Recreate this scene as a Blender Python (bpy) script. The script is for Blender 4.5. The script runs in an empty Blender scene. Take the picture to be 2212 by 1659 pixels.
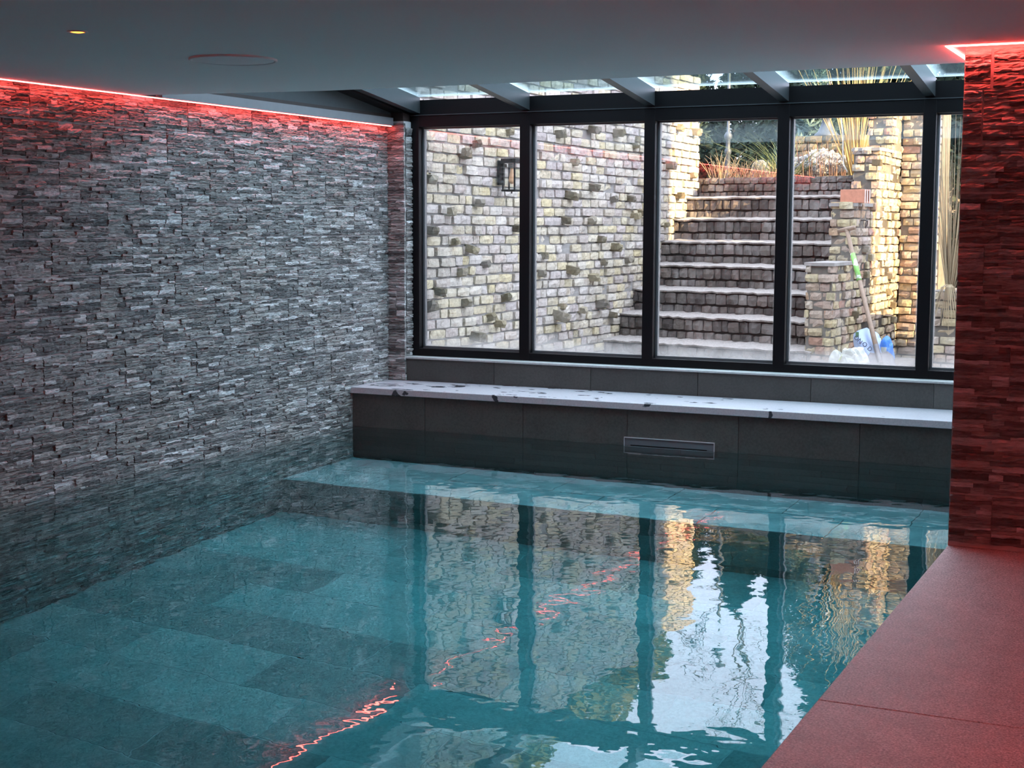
import bpy, bmesh, math, random
import numpy as np
from mathutils import Vector, Matrix

scene = bpy.context.scene
COL = scene.collection
R = random.Random(7)

# ---------------------------------------------------------------- camera
CAM_H = 1.5                        # metres above the water (water surface is z = 0)
FPX = 3193.4                       # focal length in pixels of the 2212 px wide photograph
CAM_R = np.array([[0.90369, -0.04868, 0.42540], [0.42817, 0.09606, -0.89858], [0.00288, 0.99418, 0.10767]])
u, s_, vt = np.linalg.svd(CAM_R); CAM_R = u @ vt
cam_d = bpy.data.cameras.new('camera'); cam = bpy.data.objects.new('camera', cam_d); COL.objects.link(cam)
cam_d.sensor_width = 36.0; cam_d.lens = 36.0 * FPX / 2212.0
cam_d.clip_start = 0.05; cam_d.clip_end = 200
m4 = Matrix.Identity(4)
for i in range(3):
    for j in range(3): m4[i][j] = CAM_R[i][j]
m4[2][3] = CAM_H
cam.matrix_world = m4
scene.camera = cam

# ---------------------------------------------------------------- light and exposure
world = bpy.data.worlds.new('sky'); scene.world = world; world.use_nodes = True
wn = world.node_tree.nodes; wl = world.node_tree.links; wn.clear()
wo = wn.new('ShaderNodeOutputWorld'); wb = wn.new('ShaderNodeBackground')
wtc = wn.new('ShaderNodeTexCoord'); wsep = wn.new('ShaderNodeSeparateXYZ'); wr = wn.new('ShaderNodeValToRGB')
wl.new(wtc.outputs['Generated'], wsep.inputs[0]); wl.new(wsep.outputs['Z'], wr.inputs[0]); wl.new(wr.outputs[0], wb.inputs[0])
# bright thin overcast: the zenith is about twice as bright as the horizon
wr.color_ramp.elements[0].position = 0.0; wr.color_ramp.elements[0].color = (0.43, 0.475, 0.63, 1)
wr.color_ramp.elements[1].position = 1.0; wr.color_ramp.elements[1].color = (0.82, 0.885, 1.06, 1)
wb.inputs[1].default_value = 1.25
wl.new(wb.outputs[0], wo.inputs[0])

SUN_DIR = Vector((-1.0, .38, -1.07 * math.tan(math.radians(20)))).normalized()   # low winter sun from the right, past the added shadow-casting slab
sd = bpy.data.lights.new('sun', 'SUN'); sd.energy = 5.0; sd.color = (1.0, 0.66, 0.32); sd.angle = math.radians(0.6)
so = bpy.data.objects.new('sun', sd); COL.objects.link(so); so.rotation_euler = SUN_DIR.to_track_quat('-Z', 'Y').to_euler()

scene.view_settings.view_transform = 'Standard'; scene.view_settings.look = 'None'
scene.view_settings.gamma = 1.0; scene.view_settings.use_curve_mapping = False
scene.view_settings.exposure = 2.42
cy = scene.cycles
cy.max_bounces = 14; cy.diffuse_bounces = 6; cy.glossy_bounces = 6; cy.transmission_bounces = 10; cy.transparent_max_bounces = 24
cy.use_denoising = True; cy.sample_clamp_indirect = 8.0; cy.caustics_reflective = True; cy.caustics_refractive = True; cy.blur_glossy = 0.3

def portal(name, loc, rot, sx, sy):          # guides sky sampling through the glazing, gives no light itself
    d = bpy.data.lights.new(name, 'AREA'); d.shape = 'RECTANGLE'; d.size = sx; d.size_y = sy; d.cycles.is_portal = True
    o = bpy.data.objects.new(name, d); COL.objects.link(o); o.location = loc; o.rotation_euler = rot
portal('window_portal', (-3.3, 10.22, 1.38), (math.radians(-90), 0, 0), 4.7, 1.75)
portal('skylight_portal', (-3.3, 8.65, 2.72), (math.radians(-7.4), 0, 0), 4.7, 3.0)

# ---------------------------------------------------------------- helpers
def link(o, parent=None):
    COL.objects.link(o)
    if parent is not None: o.parent = parent
    return o
def mesh(name, verts, faces, mat=None, smooth=False):
    me = bpy.data.meshes.new(name); me.from_pydata([tuple(v) for v in verts], [], faces)
    if mat: me.materials.append(mat)
    if smooth:
        me.polygons.foreach_set('use_smooth', [True] * len(me.polygons))
    me.update(); return me
def obj(name, me, parent=None, loc=(0, 0, 0), **k):
    o = bpy.data.objects.new(name, me); link(o, parent); o.location = loc
    for a, b in k.items(): o[a] = b
    return o
def thing(name, label, cat, loc=(0, 0, 0), group=None):
    o = bpy.data.objects.new(name, None); link(o); o.location = loc; o.empty_display_size = 0.05
    o['label'] = label; o['category'] = cat
    if group: o['group'] = group
    return o
BF = [(0, 3, 2, 1), (4, 5, 6, 7), (0, 1, 5, 4), (1, 2, 6, 5), (2, 3, 7, 6), (3, 0, 4, 7)]
class MB:
    def __init__(s): s.v = []; s.f = []
    def add(s, v, f):
        n = len(s.v); s.v += [tuple(p) for p in v]; s.f += [tuple(i + n for i in q) for q in f]; return s
    def box(s, x0, y0, z0, x1, y1, z1):
        return s.add([(x0, y0, z0), (x1, y0, z0), (x1, y1, z0), (x0, y1, z0), (x0, y0, z1), (x1, y0, z1), (x1, y1, z1), (x0, y1, z1)], BF)
    def hexa(s, p): return s.add(p, BF)
    def tube(s, pts, r, n=8, cap=True):
        pts = [Vector(p) for p in pts]; rr = r if isinstance(r, (list, tuple)) else [r] * len(pts)
        v = []; f = []
        for i, p in enumerate(pts):
            d = (pts[min(i + 1, len(pts) - 1)] - pts[max(i - 1, 0)]).normalized()
            a = Vector((0, 0, 1)) if abs(d.z) < .9 else Vector((1, 0, 0))
            e = d.cross(a).normalized(); g = d.cross(e)
            for k in range(n):
                t = 2 * math.pi * k / n; v.append(p + (e * math.cos(t) + g * math.sin(t)) * rr[i])
        for i in range(len(pts) - 1):
            for k in range(n):
                k2 = (k + 1) % n; f.append((i * n + k, i * n + k2, (i + 1) * n + k2, (i + 1) * n + k))
        if cap:
            f.append(tuple(range(n - 1, -1, -1))); f.append(tuple(range((len(pts) - 1) * n, len(pts) * n)))
        return s.add(v, f)
    def lathe(s, prof, c=(0, 0, 0), n=24):
        v = []; f = []
        for r, z in prof:
            for k in range(n):
                t = 2 * math.pi * k / n; v.append((c[0] + r * math.cos(t), c[1] + r * math.sin(t), c[2] + z))
        for i in range(len(prof) - 1):
            for k in range(n):
                k2 = (k + 1) % n; f.append((i * n + k, i * n + k2, (i + 1) * n + k2, (i + 1) * n + k))
        return s.add(v, f)
    def mesh(s, name, mat, smooth=False): return mesh(name, s.v, s.f, mat, smooth)
    def build(s, name, mat, parent=None, smooth=False, bevel=0, **k):
        o = obj(name, s.mesh(name, mat, smooth), parent, **k)
        if bevel:
            b = o.modifiers.new('bevel', 'BEVEL'); b.width = bevel; b.segments = 2; b.limit_method = 'ANGLE'
        return o
def box(name, mat, parent, *a, bevel=0, **k): return MB().box(*a).build(name, mat, parent, bevel=bevel, **k)

# ---------------------------------------------------------------- materials
class NT:
    def __init__(s, name):
        s.m = bpy.data.materials.new(name); s.m.use_nodes = True; s.n = s.m.node_tree.nodes; s.l = s.m.node_tree.links; s.n.clear()
        s.out = s.n.new('ShaderNodeOutputMaterial')
    def node(s, t, **k):
        o = s.n.new('ShaderNode' + t)
        for a, b in k.items():
            if a.startswith('i_'):
                key = a[2:]; key = int(key) if key.isdigit() else key.replace('_', ' ')
                if isinstance(b, bpy.types.NodeSocket): s.l.new(b, o.inputs[key])
                else: o.inputs[key].default_value = b
            else: setattr(o, a, b)
        return o
    def math(s, op, a, b=None, c=None, clamp=False):
        o = s.n.new('ShaderNodeMath'); o.operation = op; o.use_clamp = clamp
        for i, q in enumerate((a, b, c)):
            if q is None: continue
            if isinstance(q, (int, float)): o.inputs[i].default_value = q
            else: s.l.new(q, o.inputs[i])
        return o.outputs[0]
    def ramp(s, fac, stops, interp='LINEAR'):
        o = s.n.new('ShaderNodeValToRGB'); s.l.new(fac, o.inputs[0]); cr = o.color_ramp; cr.interpolation = interp
        while len(cr.elements) < len(stops): cr.elements.new(0.5)
        for e, (p, c) in zip(cr.elements, stops):
            e.position = p; e.color = (c[0], c[1], c[2], 1) if len(c) == 3 else c
        return o.outputs[0]
    def mix(s, fac, a, b, mode='MIX'):
        o = s.n.new('ShaderNodeMix'); o.data_type = 'RGBA'; o.blend_type = mode
        for k, q in ((0, fac), (6, a), (7, b)):
            if isinstance(q, (int, float)): o.inputs[k].default_value = q
            elif isinstance(q, tuple): o.inputs[k].default_value = (*q[:3], 1)
            else: s.l.new(q, o.inputs[k])
        return o.outputs[2]
    def noise(s, vec, scale, detail=4, rough=.6, out='Fac'):
        o = s.node('TexNoise', i_Scale=scale, i_Detail=detail, i_Roughness=rough)
        if vec is not None: s.l.new(vec, o.inputs['Vector'])
        return o.outputs[out]
    def coord(s, what='Object'): return s.node('TexCoord').outputs[what]
    def pos(s): return s.node('NewGeometry').outputs['Position']
    def scale(s, vec, x, y, z):
        o = s.node('Mapping'); s.l.new(vec, o.inputs[0]); o.inputs['Scale'].default_value = (x, y, z); return o.outputs[0]
    def bump(s, h, dist, strength=1.0): return s.node('Bump', i_Height=h, i_Distance=dist, i_Strength=strength).outputs[0]
    def bsdf(s, color, rough=.6, normal=None, metal=0, spec=.5, **k):
        o = s.node('BsdfPrincipled')
        for key, q in (('Base Color', color), ('Roughness', rough), ('Metallic', metal), ('Specular IOR Level', spec)):
            if isinstance(q, tuple): o.inputs[key].default_value = (*q[:3], 1)
            elif isinstance(q, (int, float)): o.inputs[key].default_value = q
            else: s.l.new(q, o.inputs[key])
        if normal is not None: s.l.new(normal, o.inputs['Normal'])
        for a, b in k.items(): o.inputs[a.replace('_', ' ')].default_value = b
        return o.outputs[0]
    def done(s, sh, vol=None):
        s.l.new(sh, s.out.inputs[0])
        if vol is not None: s.l.new(vol, s.out.inputs['Volume'])
        return s.m
def plain(name, color, rough=.6, metal=0, spec=.5, var=.12, nscale=20):
    t = NT(name); n = t.noise(t.pos(), nscale)
    c = t.mix(1.0, color, t.ramp(n, [(.25, (1 - var,) * 3), (.75, (1 + var,) * 3)]), 'MULTIPLY')
    return t.done(t.bsdf(c, rough, None, metal, spec))
def rnd(t):                       # one random value for each piece, whether its own object or an island of a joined mesh
    a = t.node('ObjectInfo').outputs['Random']; b = t.node('NewGeometry').outputs['Random Per Island']
    return t.math('FRACT', t.math('ADD', a, t.math('MULTIPLY', b, 3.7)))

def mat_split_stone():
    t = NT('split_stone'); p = t.pos(); r = rnd(t)
    base = t.ramp(r, [(0, (.13, .13, .13)), (.25, (.25, .245, .24)), (.55, (.37, .36, .345)), (.82, (.48, .47, .455)), (.96, (.74, .74, .74))])
    st = t.noise(t.scale(p, 9, 9, 70), 1.6, 5, .65)
    c = t.mix(1.0, base, t.ramp(st, [(.30, (.5, .5, .5)), (.52, (1, 1, 1)), (.72, (1.35, 1.35, 1.36))]), 'MULTIPLY')
    warm = t.noise(p, 2.3, 3); c = t.mix(t.ramp(warm, [(.45, (0, 0, 0)), (.75, (.5, .5, .5))]), c, t.mix(1.0, c, (1.08, .95, .84), 'MULTIPLY'))
    nb = t.bump(t.noise(t.scale(p, 18, 18, 60), 2.5, 5, .72), .012, 1.0)
    return t.done(t.bsdf(c, .55, nb, spec=.4))
def mat_dark_tile(name, lo, hi, speck):
    t = NT(name); p = t.pos(); r = t.node('ObjectInfo').outputs['Random']
    base = t.ramp(r, [(0, lo), (1, hi)])
    n1 = t.noise(p, 60, 4, .7); n2 = t.noise(p, 5, 4)
    k = t.math('ADD', t.math('MULTIPLY', n1, speck), t.math('MULTIPLY', n2, .5))
    c = t.mix(1.0, base, t.ramp(k, [(.25, (.55, .55, .55)), (.8, (1.5, 1.5, 1.46))]), 'MULTIPLY')
    return t.done(t.bsdf(c, .42, t.bump(n1, .002, .4), spec=.4))
def mat_brick(name, stops, moss=.25):
    t = NT(name); p = t.pos(); r = rnd(t)
    base = t.ramp(r, stops)
    n = t.noise(p, 26, 5, .7); c = t.mix(1.0, base, t.ramp(n, [(.25, (.55, .54, .52)), (.5, (1, 1, 1)), (.8, (1.3, 1.28, 1.22))]), 'MULTIPLY')
    big = t.noise(p, 2.6, 4); lime = t.ramp(big, [(.45, (0, 0, 0)), (.68, (.4, .4, .4))])
    c = t.mix(lime, c, (.50, .48, .46))
    ms = t.ramp(t.noise(p, 5.5, 4, .7), [(.56, (0, 0, 0)), (.74, (moss * 3,) * 3)])
    c = t.mix(ms, c, (.10, .10, .06))
    c = t.mix(1.0, c, (.95, .95, .95), 'MULTIPLY')
    return t.done(t.bsdf(c, .9, t.bump(n, .012, .8), spec=.2))
M = {}
M['stone'] = mat_split_stone()
M['grout'] = plain('grey_grout', (.52, .52, .52), .9)
M['tile_dark'] = mat_dark_tile('dark_slate_tile', (.042, .042, .040), (.072, .072, .069), .9)
M['tile_floor'] = mat_dark_tile('pool_floor_tile', (.21, .215, .215), (.42, .43, .425), .8)
M['tile_pale'] = mat_dark_tile('pale_ledge_stone', (.84, .85, .86), (.86, .87, .88), .1)
M['grout_dark'] = plain('dark_grout', (.12, .12, .115), .9)
M['ceil'] = plain('ceiling_paint', (.80, .81, .82), .85, var=.02, nscale=120)
M['black'] = plain('black_aluminium', (.004, .004, .005), .45, spec=.2, var=.05)
M['rafter'] = plain('dark_roof_aluminium', (.035, .042, .045), .38, spec=.5, var=.05)
M['cheek'] = plain('dark_cheek_panel', (.05, .062, .068), .5, var=.08)
M['wood_dark'] = plain('dark_brown_wood', (.045, .028, .025), .6)
M['alu'] = plain('grey_anodised_aluminium', (.22, .22, .235), .45, var=.05)
M['bead'] = plain('grey_glazing_bead', (.10, .105, .11), .4, var=.05)
M['white'] = plain('white_plastic', (.76, .76, .78), .55, var=.03)
M['chrome'] = plain('polished_steel', (.62, .62, .64), .3, metal=.3, var=.03)
M['sill'] = plain('pale_sill_stone', (.42, .44, .43), .45, var=.15, nscale=60)
M['void'] = plain('dark_slot', (.01, .012, .014), .7)
M['panel'] = plain('skimmer_faceplate', (.13, .15, .165), .3, var=.05)
M['render'] = plain('house_render', (.42, .38, .34), .9)
M['soil'] = plain('garden_soil', (.16, .13, .10), .95, var=.4, nscale=9)
M['paving'] = plain('garden_paving', (.30, .28, .26), .95, var=.35, nscale=14)
M['mortar'] = plain('lime_mortar', (.27, .26, .245), .95, var=.22, nscale=16)
M['joint_dark'] = plain('dark_joint_fill', (.055, .05, .045), .95, var=.3, nscale=14)
M['mortar_dark'] = plain('mossy_mortar', (.15, .14, .12), .95, var=.3, nscale=14)
M['brick'] = mat_brick('old_yellow_brick', [(0, (.40, .355, .34)), (.18, (.56, .52, .47)), (.32, (.58, .50, .30)), (.5, (.46, .42, .36)), (.65, (.48, .42, .385)), (.8, (.56, .50, .34)), (1, (.62, .58, .52))], .18)
M['brick_warm'] = mat_brick('old_mixed_brick', [(0, (.34, .20, .15)), (.25, (.46, .38, .24)), (.5, (.48, .42, .26)), (.75, (.36, .27, .22)), (1, (.46, .40, .32))], .22)
M['stub'] = mat_brick('weathered_brick_end', [(0, (.10, .085, .06)), (.5, (.17, .145, .09)), (1, (.30, .26, .17))], .3)
M['sett'] = mat_brick('grey_brown_sett', [(0, (.065, .058, .055)), (.4, (.11, .096, .088)), (.8, (.15, .13, .115)), (1, (.20, .165, .15))], .12)
M['tread'] = plain('gritty_tread', (.30, .275, .255), .95, var=.45, nscale=55)

def mat_bench():
    t = NT('honed_bench_stone'); p = t.pos()
    n = t.noise(p, 90, 4, .7); c = t.ramp(n, [(.3, (.40, .39, .42)), (.7, (.55, .54, .57))])
    sx = t.node('SeparateXYZ', i_0=p)
    w = t.math('ADD', t.noise(t.scale(p, 1.0, 2.0, 1), 5.5, 3, .55), t.math('MULTIPLY', t.math('ADD', sx.outputs['X'], 3.6), -.028))
    wet = t.ramp(w, [(.655, (0, 0, 0)), (.67, (1, 1, 1))])
    c = t.mix(wet, c, (.055, .055, .065))
    rg = t.ramp(wet, [(0, (.33, .33, .33)), (1, (.12, .12, .12))])
    return t.done(t.bsdf(c, rg, t.bump(n, .001, .3), spec=.6))
M['bench'] = mat_bench()
def mat_deck():
    t = NT('granite_deck'); p = t.pos()
    n = t.noise(p, 150, 4, .75); n2 = t.noise(p, 7, 4)
    c = t.mix(1.0, t.ramp(n, [(.32, (.13, .125, .125)), (.5, (.36, .345, .34)), (.68, (.70, .68, .67))]), t.ramp(n2, [(.3, (.85, .85, .85)), (.7, (1.1, 1.1, 1.1))]), 'MULTIPLY')
    return t.done(t.bsdf(c, .5, t.bump(n, .0015, .6), spec=.5))
M['deck'] = mat_deck()
def mat_water():
    t = NT('pool_water'); p = t.pos()
    a = t.noise(t.scale(p, 1, .8, 1), 4.0, 2, .5); b = t.noise(t.scale(p, 1, 1.2, 1), 8.5, 2, .5)
    h = t.math('ADD', a, t.math('MULTIPLY', b, .16))
    nb = t.bump(h, .0022, 1.0)
    g = t.node('BsdfGlass', i_IOR=1.33, i_Roughness=0.0); g.inputs['Color'].default_value = (1, 1, 1, 1); t.l.new(nb, g.inputs['Normal'])
    v = t.node('VolumeAbsorption', i_Density=.5); v.inputs['Color'].default_value = (.30, .90, .94, 1)
    return t.done(g.outputs[0], v.outputs[0])
M['water'] = mat_water()
def mat_pane(name, tint, cond):
    t = NT(name); tc = t.coord('Generated'); sx = t.node('SeparateXYZ', i_0=tc)
    tr = t.node('BsdfTransparent'); tr.inputs[0].default_value = (*tint, 1)
    gl = t.node('BsdfGlossy', i_Roughness=0.0); gl.inputs[0].default_value = (1, 1, 1, 1)
    geo = t.node('NewGeometry'); dt = t.node('VectorMath', operation='DOT_PRODUCT', i_0=geo.outputs['Incoming'], i_1=geo.outputs['Normal'])
    fr = t.math('ADD', t.math('MULTIPLY', t.math('POWER', t.math('SUBTRACT', 1.0, t.math('ABSOLUTE', dt.outputs['Value']), clamp=True), 5.0), .96), .042)
    mx = t.node('MixShader', i_0=fr, i_1=tr.outputs[0], i_2=gl.outputs[0])
    if not cond: return t.done(mx.outputs[0])
    n = t.noise(t.pos(), 9, 4)
    if cond == 1:                                  # mist along the bottom and the edges of a cold pane
        e = t.math('MINIMUM', t.math('MULTIPLY', sx.outputs['X'], 4.0), t.math('MULTIPLY', t.math('SUBTRACT', 1.0, sx.outputs['X']), 4.0))
        e = t.math('MINIMUM', e, sx.outputs['Z'])
        k = t.math('ADD', e, t.math('MULTIPLY', t.math('SUBTRACT', n, .5), .05))
        f = t.ramp(k, [(.0, (.38,) * 3), (.022, (.24,) * 3), (.05, (.05,) * 3), (.085, (.0,) * 3)])
    else:
        e = t.math('MINIMUM', t.math('MINIMUM', sx.outputs['X'], t.math('SUBTRACT', 1.0, sx.outputs['X'])), t.math('MULTIPLY', t.math('SUBTRACT', 1.0, sx.outputs['Y']), 3.0))
        k = t.math('ADD', e, t.math('MULTIPLY', t.math('SUBTRACT', n, .5), .08))
        f = t.ramp(k, [(.0, (.30,) * 3), (.04, (.16,) * 3), (.10, (.02,) * 3), (.5, (.006,) * 3)])
    tl = t.node('BsdfTranslucent'); tl.inputs[0].default_value = (.70, .69, .66, 1) if cond == 1 else (.62, .74, .75, 1)
    m2 = t.node('MixShader', i_0=f, i_1=mx.outputs[0], i_2=tl.outputs[0])
    return t.done(m2.outputs[0])
M['pane'] = mat_pane('window_glass', (.985, .99, .985), 1)
M['roof_pane'] = mat_pane('roof_glass', (.80, .93, .94), 2)
M['clear'] = mat_pane('lantern_glass', (.97, .98, .98), 0)
def emit(name, col, s):
    t = NT(name); e = t.node('Emission', i_Strength=s); e.inputs[0].default_value = (*col, 1); return t.done(e.outputs[0])
M['led'] = emit('red_led_left', (1, .07, .055), 9.0)
M['led_r'] = emit('red_led_right', (1, .07, .055), 17.0)
M['lamp'] = emit('warm_downlight', (1, .22, .025), 1.5)

# ---------------------------------------------------------------- split-face stone tiles
TW, TH = .675, .2128
def split_tile(seed, w, h):
    r = random.Random(seed); mb = MB(); z = .004
    mb.box(.004, -.006, .004, w - .004, 0.0, h - .004)
    while z < h - .004:
        hh = min(r.choice((.012, .015, .018, .021, .026)), h - .004 - z)
        if h - .004 - z - hh < .009: hh = h - .004 - z
        x = .004
        while x < w - .004:
            ww = min(r.uniform(.05, .18), w - .004 - x)
            if w - .004 - x - ww < .04: ww = w - .004 - x
            nx = max(3, int(ww / .016)); ny = 3; d0 = r.uniform(.0165, .0275); tz = r.uniform(-.006, .006); fz = r.uniform(-.006, .006); ph = r.uniform(0, 6)
            v = []; f = []
            for j in range(ny + 1):
                for i in range(nx + 1):
                    edge = (j == 0 or j == ny)
                    zz = z + hh * j / ny + ((.0016 * math.sin(i * .9 + ph) + r.uniform(-.0014, .0014)) if 0 < i < nx else 0)
                    v.append((x + ww * i / nx, -(d0 + tz * (i / nx - .5) + fz * (j / ny - .5) + r.uniform(-.0042, .0042) + (0.003 if not edge else 0)), zz))
            for j in range(ny):
                for i in range(nx):
                    a = j * (nx + 1) + i; f.append((a, a + 1, a + nx + 2, a + nx + 1))
            n = len(v); loop = [i for i in range(nx + 1)] + [nx + (nx + 1) * j for j in range(1, ny + 1)] + [ny * (nx + 1) + i for i in range(nx - 1, -1, -1)] + [(nx + 1) * j for j in range(ny - 1, 0, -1)]
            for q in loop: v.append((v[q][0], 0, v[q][2]))
            L = len(loop)
            for k in range(L): f.append((loop[(k + 1) % L], loop[k], n + k, n + (k + 1) % L))
            mb.add(v, f); x += ww
        z += hh
    return mb.mesh('split_tile', M['stone'])
_tiles = {}
def tile_mesh(w, h, var):
    k = (round(w, 2), round(h, 2), var if w > .6 and h > .2 else var % 2)
    if k not in _tiles: _tiles[k] = split_tile(hash(k) % 9999, k[0] if w < TW - .01 else TW, k[1] if h < TH - .01 else TH)
    return _tiles[k]
def clad(parent, start, direc, length, z0, z1, ztop, offs, seed):
    """tiles laid in rows on a wall; start is the left end as seen, direc the unit vector to the right, facing left-hand normal"""
    r = random.Random(seed); ang = math.atan2(direc[1], direc[0])
    row = 0; zt = ztop
    rows = []
    if z1 > ztop + .02: rows.append((ztop, z1 - ztop))
    while zt > z0 + .02:
        h = min(TH, zt - z0); rows.append((zt - h, h)); zt -= h
    for i, (z, h) in enumerate(rows):
        x = -offs(i)
        while x < length - .01:
            a = max(x, 0); b = min(x + TW, length)
            if b - a > .02:
                w = b - a if b - a < TW - .01 else TW
                o = obj('stone_tile', tile_mesh(w, h, r.randrange(6)), parent, (start[0] + direc[0] * a, start[1] + direc[1] * a, z))
                o.rotation_euler = (0, 0, ang)
            x += TW

XL, YB, YU, YW = -5.783, 9.38, 9.95, 10.05
ZC = 2.239; ZF = -2.29; ZLEDGE = -1.37; YLEDGE = 8.45; XR = -.98; YP = 6.48; ZD = .128
# left wall
wl_ = box('wall_left', M['grout'], None, XL - .25, -3.0, ZF - .1, XL + .0145, 10.35, ZC + .0, kind='structure')
loff = {1: .0, 6: .0}
def left_offs(i):
    base = {0: .34, 1: .546, 2: .13, 3: .42, 4: .21, 5: .5, 6: .62, 7: .3, 8: .08, 9: .4}.get(i, (i * .227) % TW)
    return base
# the wall is seen from +X, its left end towards the camera: direction +Y
clad(wl_, (XL, 3.2, 0), (0, 1), YU - 3.2, ZF, ZC, 2.05, lambda i: (left_offs(i) + .1) % TW, 3)
# corner return next to the window
wc = box('wall_corner', M['grout'], None, XL + .01, YU - .0135, .294, -5.636 + .0135, 10.30, 2.275, kind='structure')
clad(wc, (XL + .002, YU, 0), (1, 0), .172, .294, 2.27, 2.05, lambda i: (i * .21) % TW, 5)
clad(wc, (-5.636, YU + .002, 0), (0, 1), .10, .478, 2.23, 2.05, lambda i: (i * .21 + .3) % TW, 6)
# wall on the right, its end face towards the camera
wr_ = box('wall_right', M['grout'], None, XR, YP - .0135, ZF - .1, 1.25, 10.35, ZC + .02, kind='structure')
clad(wr_, (XR, YP, 0), (1, 0), 1.75, ZD + .002, ZC - .01, 2.06, lambda i: (.56, .595, .14, .33, .57, .2, .45, .1, .3, .5, .6, .2)[i % 12], 8)
box('wall_deck', M['grout'], None, .85, -3.0, 0, 1.2, YP, ZC + .02, kind='structure')
box('wall_back', M['render'], None, XL - .25, -3.2, ZF - .1, 1.2, -3.0, ZC + .02, kind='structure')

# ---------------------------------------------------------------- pool floor, ledge, bench, window upstand
fl = box('floor', M['grout'], None, XL - .2, -3.0, ZF - .12, XR + .2, 9.6, ZF - .0015, kind='structure')
_ft = {}
def flat_tile(name, mat, w, d, h, ax):
    k = (name, round(w, 3), round(d, 3), ax)
    if k not in _ft:
        g = .0013; b = .0025; mb = MB()
        if ax == 'z': mb.hexa([(g, g, -h), (w - g, g, -h), (w - g, d - g, -h), (g, d - g, -h), (g + b, g + b, 0), (w - g - b, g + b, 0), (w - g - b, d - g - b, 0), (g + b, d - g - b, 0)])
        else: b = .0008; mb.hexa([(g, h, g), (w - g, h, g), (w - g - b, 0, g + b), (g + b, 0, g + b), (g, h, d - g), (w - g, h, d - g), (w - g - b, 0, d - g - b), (g + b, 0, d - g - b)])
        _ft[k] = mb.mesh(name, mat)
    return _ft[k]
def lay(parent, name, mat, x0, x1, y0, y1, tw, td, z, offx, shift, offy=0, h=.012):
    row = 0; y = y0 - offy
    while y < y1 - .01:
        a, b = max(y, y0), min(y + td, y1)
        x = x0 - ((offx + row * shift) % tw)
        while x < x1 - .01:
            p, q = max(x, x0), min(x + tw, x1)
            if q - p > .03 and b - a > .03: obj(name, flat_tile(name, mat, q - p, b - a, h, 'z'), parent, (p, a, z))
            x += tw
        y += td; row += 1
def face(parent, name, mat, x0, x1, z0, z1, tw, th, y, offx, shift, offz=0, h=.012):     # tiles on a wall that faces the camera (-Y)
    row = 0; z = z1 + offz
    while z > z0 + .01:
        b, a = min(z, z1), max(z - th, z0)
        x = x0 - ((offx + row * shift) % tw)
        while x < x1 - .01:
            p, q = max(x, x0), min(x + tw, x1)
            if q - p > .03 and b - a > .03: obj(name, flat_tile(name, mat, q - p, b - a, h, 'y'), parent, (p, y, a))
            x += tw
        z -= th; row += 1
lay(fl, 'floor_tile', M['tile_floor'], XL, XR, 1.6, YLEDGE, .79, .413, ZF, .40, .395, offy=.384 - .013)
TB = .7875
ledge = thing('pool_ledge', 'submerged tiled ledge along the far end of the pool under the bench', 'ledge', (XL, YLEDGE, ZF))
box('ledge_body', M['grout_dark'], ledge, .0, .012, 0, XR - XL, YB - YLEDGE + .1, ZLEDGE - ZF - .012)
lay(ledge, 'ledge_tile', M['tile_pale'], 0, XR - XL, 0, YB - YLEDGE, TB, .47, ZLEDGE - ZF, .13, .39)
face(ledge, 'ledge_front_tile', M['tile_floor'], 0, XR - XL, 0, ZLEDGE - ZF - .012, TB, .39, 0, .3, .39)
bench = thing('pool_bench', 'long tiled bench with pale stone top along the window at the pool end', 'bench', (XL, YB, 0))
box('bench_body', M['grout_dark'], bench, 0, .012, ZLEDGE - .05, XR - XL - .002, YU - YB + .01, .245)
bx = [XL + .025, -5.142, -4.354, -3.569, -2.786, -1.988, XR]
for a, b in zip(bx[:-1], bx[1:]):
    obj('riser_tile', flat_tile('riser_tile', M['tile_dark'], b - a, .285, .012, 'y'), bench, (a - XL, 0, -.04))
face(bench, 'submerged_tile', M['tile_dark'], 0, XR - XL, ZLEDGE, -.041, TB, .205, 0, .55, .31)
box('corner_trim', M['sill'], bench, 0.004, -.004, ZLEDGE, .024, .012, .245)
box('bench_top', M['bench'], bench, 0, -.022, .2455, XR - XL, YU - YB, .293, bevel=.004)
wf = box('wall_far', M['grout'], None, XL, YU + .012, ZLEDGE, XR + .1, 10.32, .462, kind='structure')
ux = [-5.634, -4.86, -4.075, -3.258, -2.45, -1.63, XR]
for a, b in zip(ux[:-1], ux[1:]): obj('upstand_tile', flat_tile('upstand_tile', M['tile_dark'], b - a, .168, .012, 'y'), wf, (a, YU, .294))
box('trim_1', M['sill'], None, -5.634, YU - .012, .4625, XR + .05, 10.30, .478, kind='structure', bevel=.003)

# skimmer slot in the bench front
sk = thing('skimmer_slot', 'flat rectangular steel skimmer slot at the waterline of the bench front', 'skimmer', (-3.588, YB - .001, -.04))
mb = MB(); mb.box(0, -.012, 0, .642, 0, .005); mb.box(0, -.012, .091, .642, 0, .096); mb.box(0, -.012, .005, .004, 0, .091); mb.box(.638, -.012, .005, .642, 0, .091)
mb.build('slot_frame', M['chrome'], sk)
mb = MB(); mb.box(.004, -.007, .02, .045, 0, .091); mb.box(.59, -.007, .02, .638, 0, .091); mb.box(.045, -.007, .045, .59, 0, .091); mb.box(.045, -.007, .02, .59, 0, .028); mb.build('faceplate', M['panel'], sk)
box('slot_opening', M['void'], sk, .004, -.002, .005, .638, 0.0, .05)

# water
box('pool_water', M['water'], None, XL - .004, -3.0, ZF - .006, XR + .034, YB + .008, 0.0, kind='stuff', label='clear teal water filling the indoor pool', category='water')

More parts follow.
